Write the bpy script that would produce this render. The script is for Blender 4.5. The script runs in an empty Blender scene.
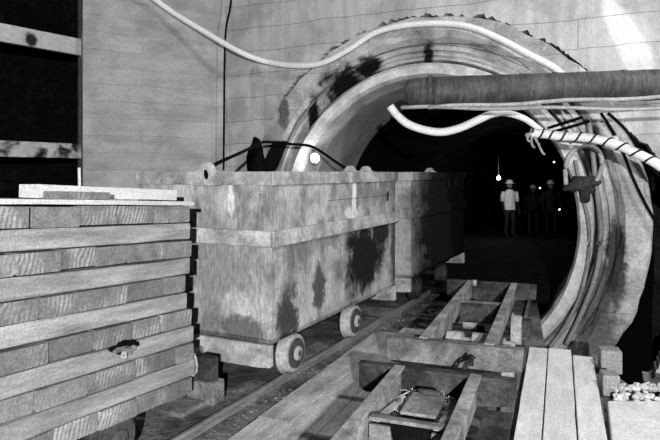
import bpy, bmesh, math, random
from mathutils import Vector, Matrix, noise
R = random.Random(7)
PI = math.pi
scene = bpy.context.scene
COL = scene.collection
F, CX, HY, EYE = 600.0, 330.0, 173.0, 1.6      # focal length in px, principal column, horizon row, eye height

def P(px, py, d):                                # point of the photo at depth d (metres along +Y)
    return Vector(((px-CX)/F*d, d, EYE+(HY-py)/F*d))

# ------------------------------------------------------------------ materials
def mat(name, base, var=.35, scale=5, rough=.85, bump=.3, metal=0.0, stretch=(1, 1, 1), fine=40, finev=.25,
        stains_and_shade=(), rand=0.0, brick=None, saw=0.0, spots=0.0, emit=None, spec=.15, blotch=0.0, bscale=1.5, grit=80, gritv=.5):
    m = bpy.data.materials.new(name); m.use_nodes = True
    nt = m.node_tree; N = nt.nodes; L = nt.links
    bs = N['Principled BSDF']
    bs.inputs['Roughness'].default_value = rough
    bs.inputs['Metallic'].default_value = metal
    bs.inputs['Specular IOR Level'].default_value = spec
    if emit:
        bs.inputs['Base Color'].default_value = (base,)*3+(1,)
        bs.inputs['Emission Color'].default_value = (1, 1, 1, 1)
        bs.inputs['Emission Strength'].default_value = emit
        return m
    tc = N.new('ShaderNodeTexCoord'); oi = N.new('ShaderNodeObjectInfo')
    def math_(op, a, b=None, clamp=False):
        n = N.new('ShaderNodeMath'); n.operation = op; n.use_clamp = clamp
        for i, v in enumerate((a, b)):
            if v is None: continue
            if isinstance(v, (int, float)): n.inputs[i].default_value = v
            else: L.new(v, n.inputs[i])
        return n.outputs[0]
    off = N.new('ShaderNodeVectorMath'); off.operation = 'SCALE'
    comb = N.new('ShaderNodeCombineXYZ')
    for i in range(3): comb.inputs[i].default_value = 1
    L.new(comb.outputs[0], off.inputs[0]); L.new(math_('MULTIPLY', oi.outputs['Random'], 17.0 if rand else 0.0), off.inputs['Scale'])
    add = N.new('ShaderNodeVectorMath'); add.operation = 'ADD'
    L.new(tc.outputs['Object'], add.inputs[0]); L.new(off.outputs[0], add.inputs[1])
    co = add.outputs[0]
    mp = N.new('ShaderNodeMapping'); mp.inputs['Scale'].default_value = stretch
    L.new(co, mp.inputs[0])
    def nz(sc, det=5, src=None, dist=0.0, ro=.6):
        n = N.new('ShaderNodeTexNoise'); n.inputs['Scale'].default_value = sc
        n.inputs['Detail'].default_value = det; n.inputs['Distortion'].default_value = dist
        n.inputs['Roughness'].default_value = ro
        L.new(src or mp.outputs[0], n.inputs['Vector']); return n.outputs['Fac']
    n1 = nz(scale, 6); n2 = nz(fine, 3)
    def cen(x, k):                                # 1 + (x-.5)*2*k
        return math_('ADD', math_('MULTIPLY', math_('SUBTRACT', x, .5), 2*k*2.2), 1.0)
    v = math_('MULTIPLY', cen(n1, var), cen(n2, finev))
    v = math_('MULTIPLY', v, math_('ADD', math_('MULTIPLY', math_('SUBTRACT', nz(grit, 2, tc.outputs['Object'], 0, .7), .5), 2.6*gritv), 1.0))
    v = math_('MULTIPLY', v, base)
    if blotch:
        nb = nz(bscale, 4, co, 0.4)
        r = N.new('ShaderNodeMapRange'); r.interpolation_type = 'SMOOTHSTEP'
        r.inputs['From Min'].default_value = .42; r.inputs['From Max'].default_value = .62
        r.inputs['To Min'].default_value = 1.0; r.inputs['To Max'].default_value = 1-blotch
        L.new(nb, r.inputs['Value']); v = math_('MULTIPLY', v, r.outputs[0])
    if rand:
        v = math_('MULTIPLY', v, math_('ADD', math_('MULTIPLY', oi.outputs['Random'], 2*rand), 1-rand))
    height = math_('ADD', math_('MULTIPLY', n1, .6), math_('MULTIPLY', n2, .25))
    if brick:                                     # board-marked concrete or masonry: (length, row height, tone spread, axis, line)
        bl, bh, tone, ax, line = brick
        sp = N.new('ShaderNodeSeparateXYZ'); L.new(tc.outputs['Object'], sp.inputs[0])
        wob = math_('MULTIPLY', math_('SUBTRACT', nz(1.1, 2, tc.outputs['Object']), .5), .10)
        cb = N.new('ShaderNodeCombineXYZ'); L.new(sp.outputs[ax], cb.inputs[0]); L.new(math_('ADD', sp.outputs['Z'], wob), cb.inputs[1])
        bt = N.new('ShaderNodeTexBrick'); L.new(cb.outputs[0], bt.inputs['Vector'])
        bt.inputs['Color1'].default_value = (1-tone,)*3+(1,); bt.inputs['Color2'].default_value = (1+tone,)*3+(1,)
        bt.inputs['Mortar'].default_value = (line,)*3+(1,); bt.inputs['Scale'].default_value = 1
        bt.inputs['Mortar Size'].default_value = .006; bt.inputs['Mortar Smooth'].default_value = .6
        bt.inputs['Brick Width'].default_value = bl; bt.inputs['Row Height'].default_value = bh; bt.offset = .37
        sb = N.new('ShaderNodeSeparateColor'); L.new(bt.outputs['Color'], sb.inputs[0])
        v = math_('MULTIPLY', v, sb.outputs[0])
        height = math_('SUBTRACT', height, math_('MULTIPLY', bt.outputs['Fac'], .5))
    if saw:                                       # diagonal saw strokes on end grain
        mp2 = N.new('ShaderNodeMapping'); mp2.inputs['Rotation'].default_value = (0, R.uniform(.2, .35), 0)
        L.new(co, mp2.inputs[0])
        w = N.new('ShaderNodeTexWave'); w.inputs['Scale'].default_value = 12; w.inputs['Distortion'].default_value = 5.0
        w.inputs['Detail'].default_value = 3; w.inputs['Detail Scale'].default_value = 1.2; L.new(mp2.outputs[0], w.inputs[0])
        gate = N.new('ShaderNodeMapRange'); gate.inputs['From Min'].default_value = .5; gate.inputs['From Max'].default_value = .62
        L.new(nz(3.2, 2, co), gate.inputs['Value'])
        v = math_('MULTIPLY', v, math_('ADD', 1-saw*.3, math_('MULTIPLY', math_('MULTIPLY', w.outputs['Fac'], gate.outputs[0]), saw)))
    if spots:
        vo = N.new('ShaderNodeTexVoronoi'); vo.inputs['Scale'].default_value = 9; L.new(co, vo.inputs['Vector'])
        r = N.new('ShaderNodeMapRange'); r.inputs['From Min'].default_value = .05; r.inputs['From Max'].default_value = .16
        r.inputs['To Min'].default_value = 1-spots; L.new(vo.outputs['Distance'], r.inputs['Value']); v = math_('MULTIPLY', v, r.outputs[0])
    for (c, rad, val, amp) in stains_and_shade:
        sm = N.new('ShaderNodeMapping'); sm.vector_type = 'TEXTURE'
        sm.inputs['Location'].default_value = c; sm.inputs['Scale'].default_value = rad
        L.new(tc.outputs['Object'], sm.inputs[0])
        ln = N.new('ShaderNodeVectorMath'); ln.operation = 'LENGTH'; L.new(sm.outputs[0], ln.inputs[0])
        d = math_('ADD', ln.outputs['Value'], math_('MULTIPLY', math_('SUBTRACT', nz(4.5, 8, tc.outputs['Object'], .6, .72), .5), amp*2.6))
        r = N.new('ShaderNodeMapRange'); r.interpolation_type = 'SMOOTHSTEP'
        r.inputs['From Min'].default_value = .65; r.inputs['From Max'].default_value = 1.2
        r.inputs['To Min'].default_value = 1.0; r.inputs['To Max'].default_value = 0.0
        L.new(d, r.inputs['Value'])
        mx = N.new('ShaderNodeMix'); mx.data_type = 'FLOAT'
        L.new(r.outputs[0], mx.inputs[0]); L.new(v, mx.inputs[2])
        L.new(math_('MULTIPLY', cen(n2, .4), val), mx.inputs[3]); v = mx.outputs[0]
    v = math_('MAXIMUM', v, .004)
    cc = N.new('ShaderNodeCombineColor')
    for i in range(3): L.new(v, cc.inputs[i])
    L.new(cc.outputs[0], bs.inputs['Base Color'])
    if bump:
        b = N.new('ShaderNodeBump'); b.inputs['Strength'].default_value = bump; b.inputs['Distance'].default_value = .03
        L.new(height, b.inputs['Height']); L.new(b.outputs[0], bs.inputs['Normal'])
    return m

# ------------------------------------------------------------------ mesh helpers
def link(name, me, m, parent=None, loc=(0, 0, 0), rotz=0, smooth=False):
    o = bpy.data.objects.new(name, me); COL.objects.link(o)
    if m: me.materials.append(m)
    o.location = loc; o.rotation_euler = (0, 0, rotz)
    if parent: o.parent = parent
    if smooth:
        for p in me.polygons: p.use_smooth = True
    return o
def build(name, bm, m, parent=None, loc=(0, 0, 0), rotz=0, smooth=False, bevel=0):
    bmesh.ops.recalc_face_normals(bm, faces=bm.faces)
    me = bpy.data.meshes.new(name); bm.to_mesh(me); bm.free()
    o = link(name, me, m, parent, loc, rotz, smooth)
    if bevel:
        b = o.modifiers.new('b', 'BEVEL'); b.width = bevel; b.segments = 2; b.limit_method = 'ANGLE'; b.angle_limit = .6
    return o
def empty(name, loc, rotz=0):
    o = bpy.data.objects.new(name, None); COL.objects.link(o); o.location = loc; o.rotation_euler = (0, 0, rotz)
    o.empty_display_size = .1
    return o
def tag(o, label=None, cat=None, group=None, kind=None):
    if label: o['label'] = label
    if cat: o['category'] = cat
    if group: o['group'] = group
    if kind: o['kind'] = kind
    return o
def struct(o): o['kind'] = 'structure'; return o
def box(bm, x0, x1, y0, y1, z0, z1, M=None):
    vs = [bm.verts.new(Vector((x, y, z))) for x in (x0, x1) for y in (y0, y1) for z in (z0, z1)]
    if M: 
        for v in vs: v.co = M @ v.co
    for f in ((0, 1, 3, 2), (4, 6, 7, 5), (0, 4, 5, 1), (2, 3, 7, 6), (0, 2, 6, 4), (1, 5, 7, 3)):
        bm.faces.new([vs[i] for i in f])
    return vs
def BM(*boxes):
    bm = bmesh.new()
    for b in boxes: box(bm, *b)
    return bm
def prism(bm, pts, a, b, axis='x'):               # extrude a polygon given in the other two axes
    def mk(p, t): return Vector((t, p[0], p[1])) if axis == 'x' else Vector((p[0], t, p[1])) if axis == 'y' else Vector((p[0], p[1], t))
    A = [bm.verts.new(mk(p, a)) for p in pts]; B = [bm.verts.new(mk(p, b)) for p in pts]
    bm.faces.new(A); bm.faces.new(B[::-1])
    for i in range(len(pts)): bm.faces.new((A[i], A[i-1], B[i-1], B[i]))
def wood(l, w, h, amp=.006, seg=.12, rnd=None, taper=0):         # a sawn board along +x from 0 to l, y 0..w, z 0..h, with waney edges
    rnd = rnd or R; s0 = rnd.uniform(0, 99)
    bm = bmesh.new(); n = max(2, int(l/seg)); rings = []
    e = min(w, h)*.06
    prof = [(e, 0), (w-e, 0), (w, e), (w, h-e), (w-e, h), (e, h), (0, h-e), (0, e)]
    for i in range(n+1):
        x = l*i/n
        bow = (noise.noise(Vector((x*.8, s0, 0))))*amp*2
        r = []
        for j, (y, z) in enumerate(prof):
            q = Vector((x*3, s0+j*1.7, 3.1))
            r.append(bm.verts.new((x, y+noise.noise(q)*amp, z+noise.noise(q+Vector((0, 0, 9)))*amp+bow)))
        rings.append(r)
    for a, b in zip(rings, rings[1:]):
        for j in range(8): bm.faces.new((a[j], a[j-1], b[j-1], b[j]))
    bm.faces.new(rings[0]); bm.faces.new(rings[-1][::-1])
    return bm
def tube_bm(pts, r, seg=10, bm=None, caps=True, rfun=None):
    bm = bm or bmesh.new(); pts = [Vector(p) for p in pts]; rings = []
    up = Vector((0, 0, 1))
    for i, p in enumerate(pts):
        t = (pts[min(i+1, len(pts)-1)]-pts[max(i-1, 0)]).normalized()
        u = t.cross(up)
        if u.length < .05: u = t.cross(Vector((1, 0, 0)))
        u.normalize(); w = u.cross(t).normalized()
        rr = rfun(i/(len(pts)-1)) if rfun else r
        rings.append([bm.verts.new(p+(u*math.cos(2*PI*k/seg)+w*math.sin(2*PI*k/seg))*rr) for k in range(seg)])
    for a, b in zip(rings, rings[1:]):
        for k in range(seg): bm.faces.new((a[k], a[k-1], b[k-1], b[k]))
    if caps: bm.faces.new(rings[0]); bm.faces.new(rings[-1][::-1])
    return bm
def spline(pts, n=8):
    pts = [Vector(p) for p in pts]; out = []
    for i in range(len(pts)-1):
        p0, p1, p2, p3 = pts[max(i-1, 0)], pts[i], pts[i+1], pts[min(i+2, len(pts)-1)]
        for k in range(n):
            t = k/n
            out.append(.5*((2*p1)+(p2-p0)*t+(2*p0-5*p1+4*p2-p3)*t*t+(3*p1-p0-3*p2+p3)*t**3))
    out.append(pts[-1]); return out
def lathe_y(bm, prof, seg=28, c=(0, 0, 0)):        # prof: (y, r) about an axis along y
    rings = []
    for y, r in prof:
        rings.append([bm.verts.new((c[0]+r*math.cos(2*PI*k/seg), c[1]+y, c[2]+r*math.sin(2*PI*k/seg))) for k in range(seg)])
    for a, b in zip(rings, rings[1:]):
        for k in range(seg): bm.faces.new((a[k], a[k-1], b[k-1], b[k]))
    bm.faces.new(rings[0]); bm.faces.new(rings[-1][::-1])
def rock_bm(sx, sy, sz, seed, sub=2, amp=.35):
    bm = bmesh.new(); bmesh.ops.create_icosphere(bm, subdivisions=sub, radius=1)
    for v in bm.verts:
        k = 1+amp*noise.noise(v.co*1.3+Vector((seed*3.7, 0, 0)))+amp*.4*noise.noise(v.co*3+Vector((seed, 5, 0)))
        v.co = Vector((v.co.x*sx*k, v.co.y*sy*k, v.co.z*sz*k))
    return bm
def dup(root):
    r = root.copy(); COL.objects.link(r)
    for ch in list(root.children):
        c = ch.copy(); COL.objects.link(c); c.parent = r
        for g in list(ch.children):
            d = g.copy(); COL.objects.link(d); d.parent = c
    return r

# ------------------------------------------------------------------ frames of the place
U1 = Vector((.447, .894, 0)); A1 = math.atan2(.894, .447)        # left track direction
O1 = Vector((-.425, 4.4, 0))                                      # foot of the first tub's front right corner
U2 = Vector((.358, .934, 0)); A2 = math.atan2(.934, .358)         # right track direction
PRT = Vector((2.9, 7.02, 0)); AP = math.atan2(-.414, .91)         # portal plane: local x to the right, y into the tunnel
SC, ZC = 1.86, .99                                                # tunnel centre: x=-SC, z=ZC
def pp(px, py, off=0.0):                                          # world point where the photo's pixel meets the portal plane (off metres in front)
    k = (px-CX)/F; o = PRT-Vector((.414, .91, 0))*off
    s = (o.x-k*o.y)/(.91+.414*k); d = o.y+.414*s
    return Vector((o.x-.91*s, d, EYE+(HY-py)/F*d))

# ------------------------------------------------------------------ material set
m_wallB = mat('board marked concrete', .50, .22, 2.2, .9, .35, stretch=(3.5, 1, .55), fine=30, finev=.16, brick=(4.9, .34, .05, 'X', .5), blotch=.28, bscale=1.6)
m_wallL = mat('grey board marked concrete', .42, .2, 2.6, .9, .35, stretch=(.6, .6, 2.6), fine=34, finev=.18, brick=(3.3, .235, .07, 'X', .78), blotch=.2, bscale=1.8)
m_ring = mat('poured lining concrete', .46, .3, 3.5, .9, .5, fine=26, finev=.2, blotch=.35, bscale=1.9, brick=(1.1, .5, .06, 'X', .8),
             stains_and_shade=[((-2.95, -.05, 2.80), (.36, .5, .30), .006, .8), ((-2.62, -.05, 3.02), (.22, .5, .16), .006, .7), ((-3.45, -.05, 2.3), (.09, .5, .40), .006, .6), ((-1.80, -.05, 3.14), (.08, .5, .16), .01, 1.0), ((-2.05, -.05, 2.98), (.16, .5, .06), .02, 1.0), ((-3.9, -.05, 2.5), (.10, .5, .3), .12, 1.0),  # black patches at upper left paint in the dark of cavities in the ring
                     ((.15, -.05, 1.85), (.12, .5, .34), .012, .35), ((.18, -.05, .1), (.3, .5, .7), .10, .6), ((.4, -.05, .6), (.12, .5, .5), .05, .6), ((-4.3, -.05, 1.4), (.25, .5, .45), .09, .5)])
m_lip = mat('smooth lining collar', .62, .22, 3, .7, .3, fine=22, finev=.15, blotch=.35, bscale=2.4)
m_vault = mat('vault concrete', .36, .25, 2.5, .85, .35, fine=24, finev=.15, blotch=.25)
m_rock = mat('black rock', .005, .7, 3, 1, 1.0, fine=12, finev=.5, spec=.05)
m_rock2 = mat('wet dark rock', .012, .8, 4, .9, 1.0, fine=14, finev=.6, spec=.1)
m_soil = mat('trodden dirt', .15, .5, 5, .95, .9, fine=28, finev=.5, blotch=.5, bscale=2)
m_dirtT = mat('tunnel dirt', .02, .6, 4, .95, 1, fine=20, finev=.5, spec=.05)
tub_st = [((1.72, -.02, .76), (.50, .25, .33), .012, .8), ((2.15, -.02, 1.0), (.25, .25, .20), .02, .6), ((1.47, -.01, 1.36), (.05, .2, .22), .75, 1.0), ((1.38, -.01, 1.22), (.16, .2, .07), .6, 1.0), ((-.02, .37, 1.40), (.2, .03, .18), .6, 1.0), ((.0, .55, .9), (.2, .5, .3), .24, .9), ((.22, -.02, .52), (.17, .2, .24), .05, 1.0), ((.75, -.02, .62), (.12, .2, .24), .08, 1.1),
          ((-.02, .28, .42), (.2, .22, .10), .13, 1.1), ((2.6, -.02, .75), (.18, .2, .5), .08, .7)]
m_tub = mat('dusty sheet steel', .40, .42, 3.2, .7, .35, stretch=(1.6, 1.6, .5), fine=26, finev=.3, blotch=.5, bscale=2.6, stains_and_shade=tub_st)
m_tubbar = mat('dusty steel bar', .42, .4, 5, .7, .35, fine=26, finev=.2, blotch=.4, bscale=3.6)
m_tub_shaded = mat('dusty sheet steel, sooty', .40, .35, 2.4, .7, .35, stretch=(1.6, 1.6, .5), fine=26, finev=.22, blotch=.45, bscale=1.7,
             stains_and_shade=[((1.75, -.03, .95), (1.75, .22, 1.5), .012, .35)])  # long side painted dark: dirt plus the shade at the tunnel mouth
m_dark = mat('oily steel', .02, .5, 8, .55, .5, fine=30, finev=.4)
m_wheel = mat('worn wheel steel', .33, .35, 8, .5, .3, fine=30, finev=.25)
m_hub = mat('greasy hub', .06, .5, 12, .5, .4)
m_rail = mat('rail steel', .24, .4, 5, .45, .3, metal=.3, stretch=(.5, 4, 4))
m_raild = mat('rusty rail web', .07, .4, 8)
m_long = mat('sawn board face', .27, .4, 3, .85, .25, stretch=(1, 7, 7), fine=14, finev=.14, rand=.10, blotch=.16, bscale=2.4)
m_end = mat('sawn board end', .21, .3, 4, .9, .4, stretch=(3, 3, 3), fine=20, finev=.22, rand=.22, saw=.75)
m_pale = mat('pale fresh board', .5, .12, 3, .8, .2, stretch=(1, 6, 6), fine=16, finev=.1, rand=.06)
m_deckR = mat('dusty pale plank', .8, .16, 3, .85, .25, stretch=(1, 5, 5), fine=20, finev=.12, rand=.07, blotch=.12)
m_deckL = mat('trodden grey plank', .42, .4, 3, .9, .4, stretch=(1, 4, 4), fine=26, finev=.3, rand=.05, blotch=.28, bscale=2.2)
m_beam = mat('splashed waling beam', .46, .2, 3, .85, .3, fine=18, finev=.2, spots=0, blotch=.97, bscale=3.3)
m_beam2 = mat('clean waling beam', .50, .2, 3, .85, .3, fine=18, finev=.2, stains_and_shade=[((.62, 0, 3.3), (.05, .4, .16), .02, .4), ((1.18, 0, 3.3), (.09, .4, .10), .02, .6)])
m_pipe = mat('rusted pipe', .09, .45, 5, .5, .5, stretch=(7, 1, 1), fine=22, finev=.35, blotch=.4, bscale=3)
m_rod = mat('pipe rail', .34, .25, 6, .5, .2)
m_hose = mat('white rubber hose', .85, .07, 6, .5, .08, fine=30, finev=.05)
m_cable = mat('black cable', .004, .3, 6, .8, .1, spec=.02)
m_cableg = mat('grey cable', .22, .3, 6, .6, .2)
m_rag = mat('dark rag', .035, .6, 8, .95, .8)
m_bogie = mat('muddy bogie frame', .17, .6, 5, .7, .5, fine=28, finev=.35, blotch=.45, bscale=3.5)
m_bogied = mat('muddy bogie plate', .055, .5, 6, .8, .6, fine=30, finev=.5, blotch=.6, bscale=4)
m_bbeam = mat('rubbed frame flange', .30, .45, 5, .7, .4, fine=24, finev=.3, blotch=.4, bscale=4)
m_straw = mat('straw', .42, .4, 8)
m_block = mat('concrete block', .28, .2, 6, .9, .4)
m_slab = mat('cast slab', .8, .18, 4, .9, .35, fine=24, finev=.15)
m_gravel = mat('gravel', .6, .35, 7, .9, .4, rand=.3)
m_skin = mat('skin', .16, .1, 8); m_shirt = mat('white shirt', .8, .1, 8); m_cloth = mat('dark work clothes', .022, .3, 8)
m_hat = mat('pale hard hat', .6, .1, 5, .4, .05); m_boot = mat('boots', .02, .2, 5)
m_glow = mat('lamp glow', .9, emit=9.0); m_glow2 = mat('small lamp glow', .9, emit=4.0)

# ------------------------------------------------------------------ the setting
def wall_with_hole():
    bm = bmesh.new(); n = 560; inner = []; mid = []; outer = []
    X0, X1, Z0, Z1 = -4.94, 3.2, -1.4, 6.4
    for i in range(n):
        a = 2*PI*i/n; c, s = math.cos(a), math.sin(a)
        r = 2.655+.06*noise.noise(Vector((c*5, s*5, 1)))+.05*noise.noise(Vector((c*17, s*17, 4)))+.05*noise.noise(Vector((c*51, s*51, 9)))
        if -80 < math.degrees(a if a < PI else a-2*PI) < 24:       # the wall is broken away beside the ring, lower right
            r += .45*min(1, (24-math.degrees(a if a < PI else a-2*PI))/30)
        inner.append((-SC+r*c, ZC+r*s))
        t = 1e9
        if c > 1e-6: t = min(t, (X1+SC)/c)
        if c < -1e-6: t = min(t, (X0+SC)/c)
        if s > 1e-6: t = min(t, (Z1-ZC)/s)
        if s < -1e-6: t = min(t, (Z0-ZC)/s)
        outer.append((-SC+t*c, ZC+t*s))
    A = [bm.verts.new((x, 0, z)) for x, z in inner]; B = [bm.verts.new((x, 0, z)) for x, z in outer]
    C_ = [bm.verts.new((x, .35, z)) for x, z in inner]; D = [bm.verts.new((x, .35, z)) for x, z in outer]
    for i in range(n):
        j = i-1
        bm.faces.new((A[i], A[j], B[j], B[i])); bm.faces.new((A[j], A[i], C_[i], C_[j])); bm.faces.new((C_[j], C_[i], D[i], D[j])); bm.faces.new((B[i], B[j], D[j], D[i]))
    return bm
struct(build('wall_back', wall_with_hole(), m_wallB, loc=PRT, rotz=AP))
# lower right: the wall stops and dark rock shows behind
wl = PRT+Vector((.91, -.414, 0))*(-4.93)
AW = math.atan2(.496, .868)
bm = BM((-2.0, 0.0, 0, .5, -.4, 6.4))
w = struct(build('wall_left', bm, m_wallL, loc=wl, rotz=AW))

def ring(prof, seg=120, wob=0.0, a0=0, a1=2*PI, seed=0):
    bm = bmesh.new(); rows = []; closed = abs(a1-a0-2*PI) < 1e-6
    n = seg if closed else seg+1
    for i in range(n):
        a = a0+(a1-a0)*i/seg; c, s = math.cos(a), math.sin(a)
        rows.append([bm.verts.new((-SC+(r+wob*noise.noise(Vector((c*9, s*9, k+seed))))*c, y+wob*.6*noise.noise(Vector((c*7, s*7, k+9+seed))), ZC+(r+wob*noise.noise(Vector((c*9, s*9, k+seed))))*s)) for k, (r, y) in enumerate(prof)])
    for i in range(n if closed else n-1):
        a, b = rows[i], rows[(i+1) % n]
        for k in range(len(prof)): bm.faces.new((a[k], a[k-1], b[k-1], b[k]))
    return bm
# outer cast ring, in steps; the inner collar; the smooth vault section
struct(build('trim_1', ring([(2.30, .05), (2.36, -.03), (2.62, -.03), (2.635, 0), (2.64, .6), (2.30, .6)], wob=.035), m_ring, loc=PRT, rotz=AP))
struct(build('trim_2', ring([(2.06, .13), (2.08, .03), (2.13, .05), (2.135, .02), (2.19, .045), (2.20, .0), (2.26, .02), (2.29, .11), (2.33, .14), (2.33, .5), (2.06, .5)], wob=.022, seed=4), m_ring, loc=PRT, rotz=AP))
struct(build('trim_3', ring([(1.86, .03), (1.89, -.06), (1.99, -.08), (2.03, -.04), (2.045, .1), (2.04, .5), (1.86, .5)], wob=.012, seed=7), m_lip, loc=PRT, rotz=AP))
struct(build('wall_vault', ring([(1.865, .3), (1.865, 1.95), (2.1, 1.95), (2.1, .3)]), m_vault, loc=PRT, rotz=AP))
def tunnel():
    bm = bmesh.new(); n = 40; rows = []
    for y in [1.9+.6*i for i in range(30)]:
        dz = -.02*max(0, y-1)
        rows.append([bm.verts.new((-SC+(2.25+.35*noise.noise(Vector((math.cos(2*PI*k/n)*2, math.sin(2*PI*k/n)*2, y))))*math.cos(2*PI*k/n), y, dz+ZC+(2.1+.3*noise.noise(Vector((math.cos(2*PI*k/n)*2, math.sin(2*PI*k/n)*2, y))))*math.sin(2*PI*k/n))) for k in range(n)])
    for a, b in zip(rows, rows[1:]):
        for k in range(n): bm.faces.new((a[k], a[k-1], b[k-1], b[k]))
    bm.faces.new(rows[-1])
    return bm
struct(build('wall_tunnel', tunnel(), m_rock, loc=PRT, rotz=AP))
# black recess at the left behind the waling beams
bm = bmesh.new()
def rockplane(x0, x1, y, z0, z1, nx=30, nz=24, amp=.3, seed=0):
    bm = bmesh.new(); g = []
    for i in range(nx+1):
        g.append([bm.verts.new((x0+(x1-x0)*i/nx, y+amp*noise.noise(Vector((x0+(x1-x0)*i/nx, seed, z0+(z1-z0)*k/nz))*1.1), z0+(z1-z0)*k/nz)) for k in range(nz+1)])
    for i in range(nx):
        for k in range(nz): bm.faces.new((g[i][k], g[i+1][k], g[i+1][k+1], g[i][k+1]))
    return bm
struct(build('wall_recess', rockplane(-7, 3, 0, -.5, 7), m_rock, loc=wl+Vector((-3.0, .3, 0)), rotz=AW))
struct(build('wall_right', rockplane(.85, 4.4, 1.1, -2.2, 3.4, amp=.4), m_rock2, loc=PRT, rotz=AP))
# ground: left of the pit, and the lower ground inside the tunnel
bm = bmesh.new()
tv = PRT+Vector((.414, .91, 0))*.4
def gp(x, y): return PRT+Vector((.91, -.414, 0))*x+Vector((.414, .91, 0))*y
outline = [(-6, -1.5), (6, -1.5), (6, 4.55), (2.35, 4.62), (2.32, 5.28), (2.0, 5.55), (gp(-.5, .5).x, gp(-.5, .5).y), (gp(-3.2, .5).x, gp(-3.2, .5).y), (gp(-5.4, -.02).x, gp(-5.4, -.02).y), (-3.4, 9.2), (-6, 8.2)]
vs = [bm.verts.new((x, y, -.06)) for x, y in outline]; f = bm.faces.new(vs)
r = bmesh.ops.extrude_face_region(bm, geom=[f])
bmesh.ops.translate(bm, verts=[v for v in r['geom'] if isinstance(v, bmesh.types.BMVert)], vec=(0, 0, -1.6))
struct(build('floor', bm, m_soil))
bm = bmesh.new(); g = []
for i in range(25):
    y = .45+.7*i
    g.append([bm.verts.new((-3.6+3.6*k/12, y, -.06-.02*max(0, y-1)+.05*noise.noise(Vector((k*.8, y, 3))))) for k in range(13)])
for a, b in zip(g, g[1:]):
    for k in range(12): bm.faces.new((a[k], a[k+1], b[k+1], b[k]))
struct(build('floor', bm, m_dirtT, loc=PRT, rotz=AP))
bm = bmesh.new(); box(bm, 1.5, 8, 3.9, 9.5, -2.2, -1.7)
struct(build('floor', bm, m_rock2))

# waling beams across the recess
for i, (z0, z1, mm, lab) in enumerate(((3.215, 3.44, m_beam2, 'pale horizontal waling beam with two dark patches, upper of the two across the black recess'),
                                      (1.80, 2.00, m_beam, 'stained horizontal waling beam, lower of the two across the black recess'))):
    bm = BM((-1.6, 2.4, 0, .07, z0, z1))
    o = build('waling_beam', bm, mm, loc=Vector((-3.40, 8.25, 0))-Vector((.573, .819, 0))*1.9+Vector((0, 0, 0)), rotz=math.atan2(.819, .573), bevel=.008)
    tag(o, lab, 'beam')
# ------------------------------------------------------------------ rails
def rail(o0, u, lat, t0, t1, lab, grp, slope=None):
    ang = math.atan2(u.y, u.x)
    bm = bmesh.new()
    prof = [(-.045, -.10), (.045, -.10), (.045, -.09), (.01, -.08), (.01, -.03), (.018, -.022), (.018, -.002), (.013, .002), (-.013, .002), (-.018, -.002), (-.018, -.022), (-.01, -.03), (-.01, -.08), (-.045, -.09)]
    prism(bm, prof, t0, t1, 'x')
    o = build('rail', bm, m_rail, loc=o0, rotz=ang)
    for v in o.data.vertices: v.co.y += lat
    tag(o, lab, 'rail', grp)
rail(O1, U1, .105, -4.5, 4.2, 'right-hand rail of the loaded tubs\' track, shiny on top', None)
rail(O1, U1, 1.195, -4.5, 4.2, 'left-hand rail of the loaded tubs\' track, behind the tub wheels', None)
OB = Vector((.40, 4.23, 0))                                       # left end of the second bogie's near plate
# bogie local frame: x along track, y from right(0) to left(.92): origin at the right end
def bl(o): return o+Vector((.934, -.358, 0))*.92
rail(bl(OB), U2, .14, -3.2, 4.0, 'right-hand rail under the empty bogies', None)
rail(bl(OB), U2, .78, -3.2, 4.0, 'left-hand rail under the empty bogies', None)

# ------------------------------------------------------------------ tubs
def wheel_parts(root, x, y, face, r=.153, m=m_wheel, name='wheel'):
    bm = bmesh.new(); s = face                    # face: -1 outer face towards -y
    lathe_y(bm, [(0, .05), (0, .075), (.012*-s*-1, .08), (.012, .105), (0, .112), (0, r-.008), (.008, r), (.07, r), (.076, r+.022), (.09, r+.022), (.09, .06)] if s < 0 else
                [(0, .05), (0, .075), (-.012, .08), (-.012, .105), (0, .112), (0, r-.008), (-.008, r), (-.07, r), (-.076, r+.022), (-.09, r+.022), (-.09, .06)])
    w = build(name, bm, m, root, loc=(x, y, r), smooth=False)
    for p in w.data.polygons: p.use_smooth = len(p.vertices) == 4
    bm = bmesh.new(); lathe_y(bm, [(0, .002), (-.0, .06), (.024*s, .058), (.032*s, .045), (.034*s, .002)], 18)
    h = build('hub', bm, m_wheel if m is m_wheel else m_hub, w, smooth=True)
    bm = bmesh.new(); lathe_y(bm, [(0, .004), (0, .118), (.013*s, .117), (.014*s, .004)], 24); build('dished_face', bm, m_hub, w)
    bm = bmesh.new(); lathe_y(bm, [(.03*s, .002), (.036*s, .026), (.038*s, .002)], 12); build('hub_cap', bm, m_hub, w)
    return w
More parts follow.
